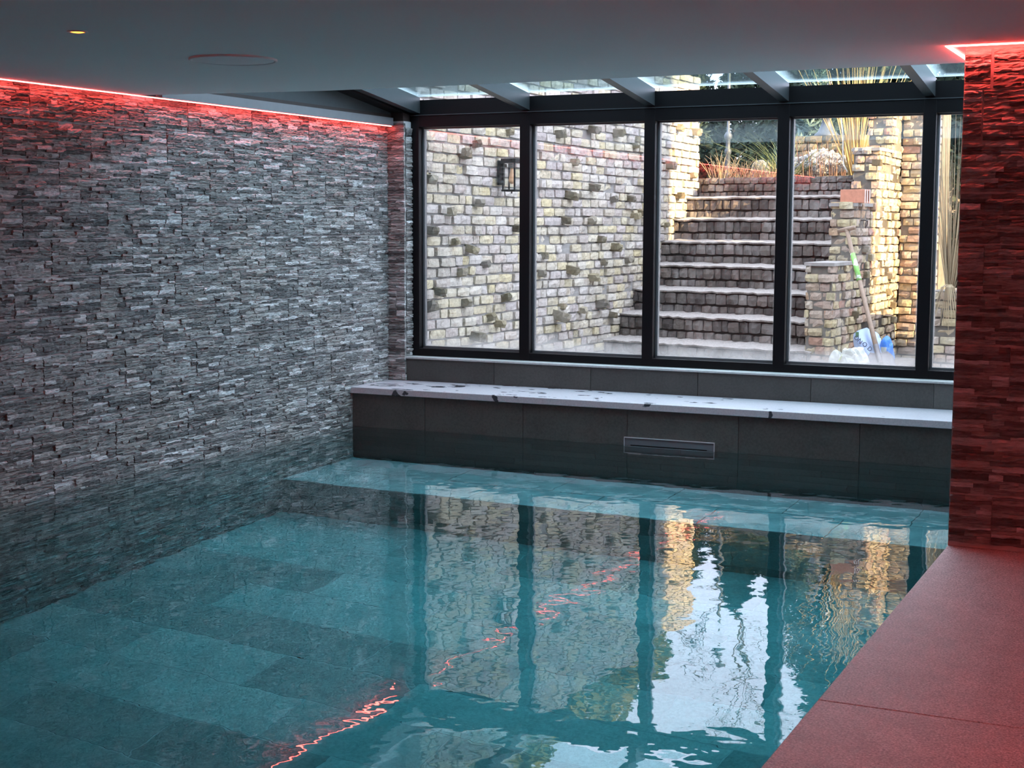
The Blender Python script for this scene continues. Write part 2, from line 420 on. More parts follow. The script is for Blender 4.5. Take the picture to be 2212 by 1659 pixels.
# deck at the right
dk = box('floor_deck', M['grout_dark'], None, XR + .03, -3.0, ZF - .1, .86, YP, ZD - .045, kind='structure')
for y0, y1 in ((4.155, YP), (1.85, 4.152), (-.45, 1.847), (-2.9, -.453)):
    box('deck_slab', M['deck'], dk, XR, y0, ZD - .044, .85, y1, ZD, bevel=.003)

# ---------------------------------------------------------------- ceiling
ce = [(XL - .2, 6.96), (-5.69, 6.975), (-4.574, 7.155), (-3.8, 7.165), (-2.641, 7.135), (XR, 7.105), (1.2, 7.06)]
v = []; n = len(ce)
for z in (ZC, ZC + .18):
    v += [(x, y, z) for x, y in ce] + [(1.2, -3.1, z), (XL - .2, -3.1, z)]
N = n + 2
f = [tuple(range(N - 1, -1, -1))[::-1], tuple(range(2 * N - 1, N - 1, -1))] + [((i + 1) % N, i, N + i, N + (i + 1) % N) for i in range(N)]
obj('ceiling', mesh('ceiling', v, f, M['ceil']), kind='structure')
box('wall_bulkhead', M['cheek'], None, XL - .2, 7.0, ZC + .18, 1.2, 7.2, 3.05, kind='structure')
box('wall_house', M['render'], None, XL - .5, -3.2, 3.05, 1.2, 7.2, 4.4, kind='structure')
box('wall_shadow_caster', M['render'], None, 7.8, 1.5, -.2, 8.4, 10.2, 8.6, kind='structure')  # unseen free-standing slab, added to cast the upright shadow edges in the garden

# ---------------------------------------------------------------- window across the far end
w1 = box('window_1', M['black'], None, -5.634, YW + .02, .4785, XR + .3, YW + .12, .52, kind='structure')
XM = [-4.70, -3.72, -2.75, -1.773]; GL = -5.555; GZ0, GZ1 = .548, 2.228
box('bottom_rail', M['black'], w1, -5.63, YW, .479, XR + .3, YW + .13, GZ0 - .012, bevel=.003)
box('top_rail', M['black'], w1, -5.63, YW, GZ1 + .004, XR + .3, YW + .13, 2.32, bevel=.003)
box('side_post', M['black'], w1, -5.63, YW - .001, .48, GL, YW + .13, 2.32, bevel=.003)
for x in XM: box('mullion', M['black'], w1, x, YW - .002, .479, x + .082, YW + .13, 2.32, bevel=.003)
xs = [GL] + XM; xe = XM + [XR + .1]
for a, b in zip([GL] + [x + .082 for x in XM], xe):
    mb = MB(); y0, y1 = YW + .062, YW + .10
    mb.box(a, y0, GZ0 - .012, b, y1, GZ0 + .004); mb.box(a, y0, GZ1 - .006, b, y1, GZ1 + .006); mb.box(a, y0, GZ0, a + .014, y1, GZ1); mb.box(b - .014, y0, GZ0, b, y1, GZ1)
    mb.build('glazing_bead', M['bead'], w1)
    o = box('window_pane', M['pane'], w1, a + .012, YW + .078, GZ0 + .002, b - .012, YW + .0795, GZ1 - .004)
    o['label'] = 'clear pane misted along the bottom'
    o2 = box('outer_pane', M['clear'], w1, a + .012, YW + .0945, GZ0 + .002, b - .012, YW + .096, GZ1 - .004)

# ---------------------------------------------------------------- glass lean-to roof
SL = .13
def rz(y, z): return z + (YW + .06 - y) * SL
w2 = box('window_2', M['black'], None, -5.634, YW + .03, 2.3205, XR + .3, YW + .14, 2.44, kind='structure')
def sloped(name, mat, par, x0, x1, y0, y1, zb, zt):     # zb, zt are heights at the eaves
    return MB().hexa([(x0, y0, rz(y0, zb)), (x1, y0, rz(y0, zb)), (x1, y1, rz(y1, zb)), (x0, y1, rz(y1, zb)), (x0, y0, rz(y0, zt)), (x1, y0, rz(y0, zt)), (x1, y1, rz(y1, zt)), (x0, y1, rz(y1, zt))]).build(name, mat, par)
RX = [-5.625, -4.70, -3.72, -2.75, -1.773]
for i, x in enumerate(RX): sloped('rafter', M['rafter'], w2, x, x + .066, 7.2, YW + .03, 2.335, 2.455)
box('eaves_trim', M['rafter'], w2, -5.63, YW - .006, 2.3205, XR + .3, YW + .03, 2.327)
for a, b in zip([x + .066 for x in RX], RX[1:] + [XR + .2]):
    o = sloped('roof_pane', M['roof_pane'], w2, a - .01, b + .01, 7.2, YW + .02, 2.458, 2.462)
sloped('edge_beam', M['black'], w2, -5.74, -5.627, 7.2, YW + .1, 2.32, 2.52)
box('wall_cheek', M['cheek'], None, XL - .2, 7.0, ZC + .021, -5.742, 10.30, 3.0, kind='structure')
box('trim_2', M['wood_dark'], None, -5.742, 7.21, 2.30, -5.725, YU - .02, 2.325, kind='structure')
box('trim_3', M['alu'], None, XL + .036, 7.17, ZC + .001, -5.70, YU - .036, 2.299, kind='structure')
box('trim_4', M['wood_dark'], None, XL, YU, 2.276, -5.636, YW + .1, 2.34, kind='structure')

# ---------------------------------------------------------------- led strips, downlight, speaker
def led(label, x0, y0, x1, y1, mat, z=ZC):
    t = thing('led_strip', label, 'led strip', ((x0 + x1) / 2, (y0 + y1) / 2, z), 'red led strips along the ceiling edge')
    hx, hy = abs(x1 - x0) / 2, abs(y1 - y0) / 2
    if hx > hy:
        box('diffuser', mat, t, -hx, -hy, -.0050, hx, hy, -.0008); box('channel', M['alu'], t, -hx, -hy - .002, -.0007, hx, hy + .002, .0)
    else:
        box('diffuser', mat, t, -hx, -hy, -.0050, hx, hy, -.0008); box('channel', M['alu'], t, -hx - .002, -hy, -.0007, hx + .002, hy, .0)
    return t
led('red led strip above the near part of the left stone wall', -5.722, -2.8, -5.708, 6.985, M['led'])
led('red led strip under the grey channel towards the window corner', -5.722, 7.0, -5.708, YU - .045, M['led'])
led('short red led strip turning the corner beside the right stone pier', -1.05, 6.424, -1.032, 7.10, M['led_r'])
led('red led strip across the top of the right stone pier', -1.05, 6.400, .84, 6.420, M['led_r'])
led('red led strip along the ceiling above the deck', .80, -2.8, .83, 4.2, M['led_r'])
t = thing('downlight', 'small lit warm downlight in the grey ceiling', 'downlight', (-4.04, 4.575, ZC))
MB().lathe([(.040, 0), (.040, -.003), (.030, -.004), (.026, -.001), (.026, .0)], n=28).build('bezel', M['white'], t, True)
MB().lathe([(0, -.0045), (.018, -.0045), (.025, -.002), (.025, -.0005)], n=20).build('lens', M['lamp'], t, True)
pl = bpy.data.lights.new('downlight_lamp', 'SPOT'); pl.energy = 6; pl.color = (1, .62, .28); pl.spot_size = 1.6; pl.shadow_soft_size = .02
po = bpy.data.objects.new('downlight_lamp', pl); COL.objects.link(po); po.parent = t; po.location = (0, 0, -.012)
t = thing('ceiling_speaker', 'round flush white speaker cover in the grey ceiling', 'speaker', (-4.063, 5.62, ZC))
MB().lathe([(.198, 0), (.198, -.008), (.190, -.010), (.184, -.008), (.184, -.004)], n=48).build('rim', M['white'], t, True)
MB().lathe([(0, -.011), (.1, -.0105), (.184, -.007)], n=48).build('grille', M['white'], t, True)

# ---------------------------------------------------------------- garden: bricks
def rough_block(seed, nx=3, nz=2, j=.04):
    r = random.Random(seed); v = []; f = []
    for jz in range(nz + 1):
        for i in range(nx + 1):
            e = (i in (0, nx)) or (jz in (0, nz)); c = (i in (0, nx)) and (jz in (0, nz))
            x = i / nx + (r.uniform(-j, j) * .5 if 0 < i < nx else r.uniform(0, j * .5) * (1 if i == 0 else -1)); z = jz / nz + (r.uniform(-j, j) if 0 < jz < nz else r.uniform(0, j * 1.8) * (1 if jz == 0 else -1))
            if c: x += .015 * (1 if i == 0 else -1); z += .04 * (1 if jz == 0 else -1)
            v.append((x, (.10 if e else 0.0) + r.uniform(-.10, .10), z))
    for jz in range(nz):
        for i in range(nx):
            a = jz * (nx + 1) + i; f.append((a, a + 1, a + nx + 2, a + nx + 1))
    loop = list(range(nx + 1)) + [nx + (nx + 1) * q for q in range(1, nz + 1)] + [nz * (nx + 1) + i for i in range(nx - 1, -1, -1)] + [(nx + 1) * q for q in range(nz - 1, 0, -1)]
    n = len(v)
    for q in loop: v.append((v[q][0], 1.0, v[q][2]))
    L = len(loop)
    for k in range(L): f.append((loop[(k + 1) % L], loop[k], n + k, n + (k + 1) % L))
    return v, f
BLK = [rough_block(100 + i) for i in range(14)]
_bm = {}
def blk_mesh(i, mat):
    if (i, mat.name) not in _bm: _bm[(i, mat.name)] = mesh('block', *BLK[i], mat)
    return _bm[(i, mat.name)]
def pieces(parent, name, items, mat, ang, limit, key):
    """items: (origin, length, depth, height); the largest in view become objects, the rest one joined part"""
    items = sorted(items, key=key); rest = MB(); ca, sa = math.cos(ang), math.sin(ang)
    for k, (o, l, d, h) in enumerate(items):
        i = R.randrange(len(BLK))
        if k < limit:
            q = obj(name, blk_mesh(i, mat), parent, o); q.rotation_euler = (R.uniform(-.03, .03), R.uniform(-.025, .025), ang); q.scale = (l, d, h)
        else:
            V, F = BLK[i]
            rest.add([(o[0] + ca * x * l - sa * y * d, o[1] + sa * x * l + ca * y * d, o[2] + z * h) for x, y, z in V], F)
    if rest.v: rest.build(name + '_field', mat, parent, kind='stuff')
def cam_px(p):
    c = CAM_R.T @ (np.array(p) - np.array([0, 0, CAM_H])); return 1106 + FPX * c[0] / -c[2], 829.5 - FPX * c[1] / -c[2], -c[2]
def vis_key(it):
    x, y, d = cam_px(it[0]); out = 0 if (880 < x < 2070 and 230 < y < 830) else 100
    return d + out
def bricks(a, b, z0, z1, course, lens, depth=.05, proud=.012, joint=.009, seed=1, keep=lambda x, z: True):
    """courses of bricks on the vertical face from a to b (left to right as seen)"""
    r = random.Random(seed); L = math.hypot(b[0] - a[0], b[1] - a[1]); d = ((b[0] - a[0]) / L, (b[1] - a[1]) / L); nrm = (d[1], -d[0]); out = []
    z = z0; k = 0
    while z < z1 - .02:
        x = -r.uniform(0, .12)
        while x < L:
            l = r.choice(lens) * r.uniform(.88, 1.1); p = max(x, 0); q = min(x + l, L)
            if q - p > .04 and keep((p + q) / 2, z + course / 2):
                pr = r.gauss(.002, proud * .75)
                wob = .006 * math.sin(p * 2.1 + k * .4)
                out.append(((a[0] + d[0] * p + nrm[0] * pr, a[1] + d[1] * p + nrm[1] * pr, z + wob), q - p - joint, depth, course - joint * r.uniform(.7, 1.3)))
            x += l
        z += course; k += 1
    return out, math.atan2(d[1], d[0])
ZG = .13
LW0 = np.array([-5.62, 10.16]); LWD = np.array([.0437, 1.0]) / math.hypot(.0437, 1); LLEN = 6.13; LTOP = 3.1
LW1 = LW0 + LWD * LLEN
def quad_wall(name, a, b, th, z0, z1, mat, **k):
    a = np.array(a); b = np.array(b); d = (b - a) / np.linalg.norm(b - a); nb = np.array([-d[1], d[0]])
    p = [a, b, b + nb * th, a + nb * th]
    return MB().hexa([(*q, z0) for q in p] + [(*q, z1) for q in p]).build(name, mat, None, kind='structure', **k)
OFF = .022
nL = np.array([LWD[1], -LWD[0]])
gwl = quad_wall('wall_garden_left', LW0 - nL * OFF, LW1 - nL * OFF, .5, ZG - .3, LTOP, M['mortar'])
it, ang = bricks(LW0, LW1, ZG - .05, LTOP, .083, (.225, .225, .115, .21), seed=11)
pieces(gwl, 'brick', it, M['brick'], ang, 300, vis_key)
# end face of that wall at the top of the stairs
# protruding broken brick ends, placed where they show
def ray(px, py):
    d = CAM_R @ np.array([(px - 1106) / FPX, -(py - 829.5) / FPX, -1.0]); return d
def on_left_wall(px, py):
    d = ray(px, py); n = nL; c = np.array([0, 0, CAM_H]); t = (LW0 @ n) / (d[:2] @ n); return c + d * t
stubs = [(1025, 310, 1.0), (1028, 438, 1), (968, 455, 1.1), (927, 498, 1.2), (918, 388, 1.3), (998, 327, 1.3), (1010, 540, 1.0), (1110, 495, 1), (978, 520, .8), (1048, 570, .9), (992, 585, 1), (922, 655, 1.5), (1003, 650, 1), (1090, 640, 1.2), (1058, 682, 1.2), (1075, 700, 1), (1022, 728, 1.6), (943, 632, 1), (1095, 285, .8),
         (1207, 290, 1.4), (1276, 284, 1.3), (1332, 290, 1.5), (1370, 315, .9), (1238, 350, 1), (1275, 408, 1.2), (1225, 423, 1.4), (1323, 430, 1), (1358, 432, 1), (1215, 478, 1.1), (1273, 478, 1.2), (1370, 467, 1.2), (1292, 515, 1), (1325, 532, 1.4), (1170, 552, .9), (1352, 562, 1.1), (1228, 586, 1.6), (1278, 601, 1.2), (1212, 660, .8), (1200, 684, 2.0), (1292, 652, 1.6), (1255, 672, .9), (1318, 680, .9), (1165, 590, 1), (1300, 565, .8),
         (1440, 357, 1.7), (1497, 288, 1.5), (1463, 275, 1.2), (1374, 300, .8), (1492, 378, 1), (1462, 422, 1.2), (1380, 462, 1), (1436, 486, .8), (1370, 300, .8)]
for k, (px, py, s) in enumerate(stubs):
    p = on_left_wall(px, py); w = .078 * s; h = .068 * (s ** .5); dp = .06 * s + .04
    o = obj('brick_end', blk_mesh(k % len(BLK), M['stub']), gwl, (p[0] + nL[0] * dp * .75 - LWD[0] * w / 2, p[1] + nL[1] * dp * .75 - LWD[1] * w / 2, p[2] - h / 2))
    o.rotation_euler = (R.uniform(-.25, .25), R.uniform(-.2, .2), ang + R.uniform(-.15, .15)); o.scale = (w, dp * 1.4, h)

# ---------------------------------------------------------------- garden: stairs of setts
VD = np.array([.974, -.225]); VD /= np.linalg.norm(VD); UD = np.array([-VD[1], VD[0]])
P8 = np.array([-5.466, 13.69]); P1 = np.array([-5.352, 16.27]); G = np.linalg.norm(P1 - P8) / 7; Z8, Z1 = .352, 2.03; RISE = (Z1 - Z8) / 7
stair = thing('garden_stairs', 'flight of eight dark sett steps rising beside the left brick wall', 'stairs', (P8[0], P8[1], ZG))
base = np.array([P8[0], P8[1], ZG]); setts = []; angs = math.atan2(VD[1], VD[0]); r = random.Random(4)
for i in range(8):
    p = P8 + (P1 - P8) * i / 7; z = Z8 + RISE * i; W = 2.27 if i < 7 else 2.35
    zb = z - RISE - .02
    # solid body of the step and its gritty tread
    q = [p + UD * .05 - VD * .0, p + UD * .05 + VD * W, p + UD * (.05 + (.75 if i < 7 else 1.2)) + VD * W, p + UD * (.05 + (.75 if i < 7 else 1.2))]
    MB().hexa([(*(a - base[:2]), ZG - .25 - ZG) for a in q] + [(*(a - base[:2]), z - .012 - ZG) for a in q]).build('step_body', M['joint_dark'], stair)
    if i < 7:
        mb = MB(); nx, ny = 40, 4; v = []; f = []
        for jy in range(ny + 1):
            for ix in range(nx + 1):
                a = p + VD * (-.05 + (W + .05) * ix / nx) + UD * (-.012 + .52 * jy / ny + (r.uniform(-.014, .012) if jy == 0 else 0)) - base[:2]
                v.append((a[0], a[1], z - ZG + .035 * jy / ny + r.uniform(-.004, .010)))
        for jy in range(ny):
            for ix in range(nx):
                a = jy * (nx + 1) + ix; f.append((a, a + 1, a + nx + 2, a + nx + 1))
        n0 = len(v)
        for ix in range(nx + 1): v.append((v[ix][0] + UD[0] * .01, v[ix][1] + UD[1] * .01, v[ix][2] - .016))
        for ix in range(nx): f.append((ix + 1, ix, n0 + ix, n0 + ix + 1))
        mb.add(v, f).build('tread', M['tread'], stair)
    rows = [(zb, .125), (zb + .13, RISE - .125)] if i < 7 else [(zb, .10), (zb + .10, .085), (zb + .185, .075)]
    for zz, hh in rows:
        x = -.05 - r.uniform(0, .08)
        while x < W - .03:
            l = r.uniform(.075, .14) if i < 7 else r.uniform(.07, .12); pr = r.uniform(-.014, .012)
            a = p + VD * x + UD * pr - base[:2]
            setts.append(((a[0], a[1], zz - ZG + r.uniform(-.004, .004)), l - .007, .09, min(hh - .004, z - zz - .003) * r.uniform(.96, 1)))
            x += l
pieces(stair, 'sett', setts, M['sett'], angs, 300, lambda it: -it[0][2] * 0 + it[0][1] - it[0][0] * .2)

# ---------------------------------------------------------------- garden: stepped wall right of the stairs
C0 = np.array([-3.065, 13.16]); WT = .275; RD = LWD
gws = MB()
KS = [(0, .75, 1.163), (.75, 1.49, 1.703), (1.49, 2.05, 2.249), (2.05, 2.75, 2.72)]
lw = np.array([-VD[0], -VD[1]])
for k0, k1, zt in KS:
    a = C0 + RD * (k0 + .016); b = C0 + RD * 2.75; ins = VD * .016
    q = [a - VD * (WT - .016), a - ins, b - ins, b - VD * (WT - .016)]
    gws.hexa([(*c, ZG - .3) for c in q] + [(*c, zt - .03) for c in q])
gws = gws.build('wall_garden_stepped', M['mortar_dark'], None, kind='structure')
allb = []
for j, (k0, k1, zt) in enumerate(KS):
    lo = ZG - .05 if j == 0 else KS[j - 1][2] - .02
    a = C0 + RD * k0 - VD * WT; b = C0 + RD * k0
    it, an = bricks(a, b, lo, zt - .03, .083, (.11, .145, .145), seed=40 + j, depth=.08, proud=.02); pieces(gws, 'brick', it, M['brick_warm'], an, 80, vis_key)
    a = C0 + RD * k0; b = C0 + RD * 2.75
    it, an = bricks(a + RD * .015, b, lo, zt - .03, .083, (.115, .225, .11, .2), seed=50 + j, depth=.08, proud=.016); allb += it
    # thin mortar capping
    z0 = zt - .03; mb = MB(); q = [C0 + RD * (k0 - .012) - VD * (WT + .01), C0 + RD * (k0 - .012) + VD * .012, C0 + RD * (k1 + .02) + VD * .012, C0 + RD * (k1 + .02) - VD * (WT + .01)]
    mb.hexa([(*c, z0) for c in q] + [(*c, zt) for c in q]).build('coping', M['mortar'], gws)
an = math.atan2(RD[1], RD[0])
pieces(gws, 'brick', allb, M['brick_warm'], an, 220, vis_key)
for px, py, s in [(1868, 539, 1.2), (1920, 597, 1.5), (1866, 593, .9), (1845, 680, 1.2), (1925, 660, 1), (1893, 352, .9), (1925, 468, .9), (1900, 463, .9), (1918, 630, 1), (1926, 690, .8)]:
    d = ray(px, py); t = (C0 @ nL) / (d[:2] @ nL); p = np.array([0, 0, CAM_H]) + d * t; w = .08 * s; h = .07
    o = obj('brick_end', blk_mesh(R.randrange(14), M['stub']), gws, (p[0] + nL[0] * .05, p[1] + nL[1] * .05 - w / 2, p[2] - h / 2)); o.rotation_euler = (R.uniform(-.2, .2), 0, an + R.uniform(-.2, .2)); o.scale = (w, .09, h)

# wall behind the niche and low planter wall at the right
E0 = C0 + RD * 2.45; E1 = E0 + VD * .42
gwb = quad_wall('wall_garden_niche', E0 + UD * OFF, E1 + UD * OFF, .2, ZG - .3, 2.7, M['mortar_dark'])
it, an = bricks(E0, E1, ZG - .05, 2.7, .083, (.115, .225), seed=61, depth=.08, proud=.02); pieces(gwb, 'brick', it, M['brick_warm'], an, 150, vis_key)
F0 = np.array([-2.42, 13.9]); F1 = F0 + VD * 2.6
gwp = quad_wall('wall_garden_planter', F0 + UD * OFF, F1 + UD * OFF, 1.3, ZG - .3, .90, M['mortar_dark'])
it, an = bricks(F0, F1, ZG - .05, .90, .083, (.115, .225), seed=62, depth=.08, proud=.016); pieces(gwp, 'brick', it, M['brick_warm'], an, 120, vis_key)

# upper terrace: ground, low wall
T0 = np.array([-4.85, 17.93]); T1 = T0 + VD * 1.06
gwt = quad_wall('wall_terrace', T0 + UD * OFF, T1 + UD * OFF, .28, 1.9, 2.56, M['mortar_dark'])
it, an = bricks(T0, T1, 2.0, 2.575, .096, (.21, .21, .12), seed=70, depth=.08); pieces(gwt, 'brick', it, M['stub'], an, 120, vis_key)
box('floor_garden', M['paving'], None, -5.7, 10.34, -.3, 12.0, 18.0, ZG, kind='structure')
MB().hexa([(-14, 16.5, 1.2), (-2.95, 15.95, 1.2), (-2.95, 40, 1.2), (-14, 40, 1.2), (-14, 16.9, 2.0), (-2.95, 16.4, 2.0), (-2.95, 40, 2.1), (-14, 40, 2.1)]).build('floor_terrace', M['soil'], None, kind='structure')
box('floor_upper_garden', M['soil'], None, -2.9, 16.6, 0, 20, 40, 1.6, kind='structure')
box('floor_side_garden', M['soil'], None, -14, 10.4, 0, -5.9, 16.6, 2.9, kind='structure')

# ---------------------------------------------------------------- garden: lamps
gl = on_left_wall(1079, 380)
t = thing('wall_lantern', 'black box lantern with clear glass mounted on the left garden brick wall', 'lantern', (gl[0] + nL[0] * .012, gl[1] + nL[1] * .012, gl[2] - .13))
t.rotation_euler = (0, 0, ang + math.radians(90))       # local -Y... the wall lies behind local +Y after the turn
t.rotation_euler = (0, 0, math.atan2(nL[1], nL[0]))      # local X points away from the wall
box('backplate', M['black'], t, -.006, -.055, .05, .012, .055, .26, bevel=.003)
box('bracket', M['black'], t, .012, -.02, .20, .05, .02, .23)
mb = MB()
for a in (-.062, .05):
    for b in (.045, .157): mb.box(b, a, .0, b + .012, a + .012, .26)
mb.build('corner_posts', M['black'], t)
box('top_cap', M['black'], t, .036, -.072, .235, .178, .072, .272, bevel=.004)
box('base_plate', M['black'], t, .04, -.066, -.004, .174, .066, .014, bevel=.003)
MB().tube([(.107, 0, -.02), (.107, 0, -.004)], .006).build('finial', M['black'], t)
mb = MB(); mb.box(.048, -.06, .014, .0495, .06, .235); mb.box(.1655, -.06, .014, .167, .06, .235); mb.box(.05, -.0605, .014, .165, -.059, .235); mb.box(.05, .059, .014, .165, .0605, .235)
mb.build('glass_panes', M['clear'], t)
M['filament'] = plain('amber_bulb', (.75, .42, .22), .3)
MB().lathe([(0, .06), (.02, .065), (.03, .09), (.022, .13), (.014, .17), (.012, .20), (0, .201)], c=(.107, 0, 0), n=16).build('bulb', M['filament'], t, True)
box('lamp_holder', M['black'], t, .090, -.017, .195, .124, .017, .235)

M['iron'] = plain('painted_iron', (.05, .065, .085), .5)
t = thing('lamp_post', 'slim dark garden lamp post in front of the conifers', 'lamp post', (-6.02, 19.52, 2.02)); t.scale = (.62, .62, 1)
MB().lathe([(.09, 0), (.09, .05), (.06, .09), (.055, .42), (.075, .44), (.075, .48), (.05, .50), (.05, .62), (.085, .64), (.09, .68), (.06, .71), (.032, .73), (.032, 2.1)], n=14).build('pole', M['iron'], t, True)
MB().lathe([(.03, 2.1), (.10, 2.16), (.13, 2.42)], n=6).build('lantern_glass', M['clear'], t)
MB().lathe([(.15, 2.42), (.16, 2.44), (.04, 2.58), (.015, 2.64), (0, 2.66)], n=6).build('lantern_roof', M['iron'], t)
t = thing('pedestal_lantern', 'dark pedestal lantern standing on the low terrace wall', 'lantern', (-4.36, 18.17, 2.577))
MB().lathe([(.15, 0), (.15, .02), (.11, .05), (.075, .12), (.055, .20), (.065, .215), (.065, .235)], n=16).build('pedestal', M['iron'], t, True)
MB().lathe([(.06, .236), (.095, .26), (.125, .46)], n=6).build('lantern_glass', M['clear'], t)
mb = MB()
for k in range(6):
    a = math.pi * k / 3; mb.tube([(.097 * math.cos(a), .097 * math.sin(a), .25), (.127 * math.cos(a), .127 * math.sin(a), .465)], .008, 5)
mb.build('glazing_bars', M['iron'], t)
MB().lathe([(.145, .46), (.15, .475), (.05, .57), (.02, .60), (.0, .64)], n=6).build('lantern_roof', M['iron'], t)

# ---------------------------------------------------------------- garden: loose things
M['terracotta'] = plain('new_red_clay', (.50, .22, .14), .85, var=.2, nscale=30)
M['clay_pale'] = plain('pale_clay_edge', (.62, .48, .42), .9)
t = thing('hollow_brick', 'new red clay hollow brick lying on the stepped wall', 'brick', (-3.20, 13.935, 1.7035)); t.rotation_euler = (0, 0, angs)
mb = MB(); L_, D_, H_ = .245, .115, .125
mb.box(0, 0, 0, L_, .014, H_); mb.box(0, D_ - .014, 0, L_, D_, H_); mb.box(0, .014, 0, L_, D_ - .014, .014); mb.box(0, .014, H_ - .014, L_, D_ - .014, H_); mb.box(0, .05, .014, L_, .062, H_ - .014)
mb.build('clay_body', M['terracotta'], t, bevel=.003)
mb = MB(); mb.box(L_ + .0005, .0, 0, L_ + .004, .022, H_); mb.box(L_ + .0005, .045, 0, L_ + .004, .066, H_); mb.box(L_ + .0005, D_ - .02, 0, L_ + .004, D_, H_); mb.build('pale_end', M['clay_pale'], t)

M['ash'] = plain('ash_handle_wood', (.24, .175, .125), .6, var=.2, nscale=40)
M['steel_dark'] = plain('worn_spade_steel', (.16, .15, .155), .45, metal=.6, var=.3)
sb = np.array([-2.535, 12.93, ZG + .01]); st_ = np.array([-3.03, 13.48, 1.46]); dv = Vector(st_ - sb).normalized()
t = thing('spade', 'wooden T-handled spade leaning against the stepped brick wall', 'spade', tuple(sb))
side = Vector((0.80, .60, 0)); side = (side - dv * side.dot(dv)).normalized(); nrm_ = dv.cross(side).normalized()
if nrm_.y > 0: nrm_ = -nrm_
Lh = (Vector(st_) - Vector(sb)).length
MB().tube([dv * .22, dv * .5, dv * (Lh - .02)], [.024, .021, .019], 10).build('shaft', M['ash'], t, True)
MB().tube([dv * (Lh - .04), dv * (Lh + .0)], [.018, .022], 10).build('handle_socket', M['ash'], t, True)
hd = (Vector((.95, -.25, .0)) + Vector((0, 0, .22))).normalized()
MB().tube([dv * Lh - hd * .085, dv * Lh, dv * Lh + hd * .085], [.019, .022, .019], 10).build('grip', M['ash'], t, True)
v = []; f = []; nx, nz = 8, 6
for j in range(nz + 1):
    tt = j / nz; wv = .125 * (1 - .35 * max(0, (tt - .8) / .2) ** 2) * (1 if tt > .12 else .86)
    for i in range(nx + 1):
        a = (i / nx - .5) * 2; cvx = .030 * a * a
        v.append(dv * (-.02 + .30 * tt) + side * (a * wv) - nrm_ * (-cvx) + nrm_ * 0)
for j in range(nz):
    for i in range(nx): a = j * (nx + 1) + i; f.append((a, a + 1, a + nx + 2, a + nx + 1))
o = obj('blade', mesh('blade', v, f, M['steel_dark'], True), t); so_ = o.modifiers.new('solid', 'SOLIDIFY'); so_.thickness = .004
MB().tube([dv * .06, dv * .22, dv * .36], [.012, .026, .025], 10).build('socket', M['steel_dark'], t, True)
def mat_label():
    t2 = NT('spade_label'); n = t2.noise(t2.pos(), 11, 3); return t2.done(t2.bsdf(t2.ramp(n, [(.44, (.8, .82, .8)), (.52, (.22, .50, .12))], 'LINEAR'), .5))
M['sleeve'] = mat_label()
MB().tube([dv * (Lh - .52), dv * (Lh - .25)], [.0235, .0225], 10).build('label_sleeve', M['sleeve'], t, True)

M['sack_white'] = plain('crumpled_white_plastic', (.48, .51, .47), .4, var=.25, nscale=7)
M['sack_blue'] = plain('pale_blue_plastic', (.36, .46, .66), .4, var=.12, nscale=6)
M['sack_deep'] = plain('deep_blue_plastic', (.05, .20, .60), .4, var=.1)
M['ink'] = plain('dark_print', (.03, .04, .08), .6)
M['green_print'] = plain('green_print', (.10, .20, .10), .6)
M['green_line'] = plain('yellow_green_print', (.45, .60, .20), .6)
def crumple(seed, sx, sy, sz, jit, sub=4, flat=.0):
    bm = bmesh.new(); bmesh.ops.create_icosphere(bm, subdivisions=sub, radius=1.0); r = random.Random(seed)
    ph = [(Vector((r.gauss(0, 1), r.gauss(0, 1), r.gauss(0, 1))).normalized(), r.uniform(2.5, 8), r.uniform(0, 6.28), r.uniform(.3, 1)) for _ in range(14)]
    for v in bm.verts:
        p = v.co.copy(); d = sum(abs(math.sin(q.dot(p) * fr + o)) * am for q, fr, o, am in ph) / 5.0
        p = p * (1 + jit * (d - 1)); 
        q = Vector((math.copysign(abs(p.x) ** .75, p.x) * sx, math.copysign(abs(p.y) ** .75, p.y) * sy, math.copysign(abs(p.z) ** .8, p.z) * sz))
        q.z = max(q.z, -sz * .8); v.co = q
    me = bpy.data.meshes.new('sack'); bm.to_mesh(me); bm.free(); return me
t = thing('white_sack', 'crumpled white plastic sack on the ground before the stepped wall', 'sack', (-2.775, 12.74, ZG)); t.rotation_euler = (0, 0, -.2)
me = crumple(5, .13, .12, .175, .8); me.materials.append(M['sack_white']); obj('sack_body', me, t, (0, 0, .138))
me = crumple(9, .055, .05, .15, .6, 3); me.materials.append(M['sack_white']); obj('sack_neck', me, t, (-.15, -.02, .12))
MB().tube([(-.09, -.10, .20), (-.06, -.10, .25), (-.04, -.07, .30)], .006, 5).build('printed_line', M['green_line'], t)
t = thing('blue_sack', 'pale blue printed plastic sack leaning behind the spade blade', 'sack', (-2.715, 13.13, ZG)); t.rotation_euler = (0, 0, -.25)
v = []; f = []; nx, nz = 14, 16; r = random.Random(3)
def sk_pt(a, c, s):
    th = .075 * (1 - a ** 4) * (1 - (2 * c - 1) ** 4); lean = .10 * c
    return (a * .15 * (1 - .12 * c) + .04 * math.sin(c * 5) - .05 * c, lean - s * th + .014 * math.sin(a * 7 + c * 9), c * .46 - .03 * a * a * (c > .9) - .035 * abs(a) * c)
for s in (1, -1):
    n0 = len(v)
    for j in range(nz + 1):
        for i in range(nx + 1): v.append(sk_pt((i / nx - .5) * 2, j / nz, s))
    for j in range(nz):
        for i in range(nx):
            a = n0 + j * (nx + 1) + i; q = (a, a + 1, a + nx + 2, a + nx + 1); f.append(q if s == 1 else q[::-1])
sbk = obj('sack_body', mesh('sack', v, f, M['sack_blue'], True), t)
def on_sack(a, c): q = sk_pt(a, c, 1); return (q[0], q[1] - .014, q[2])
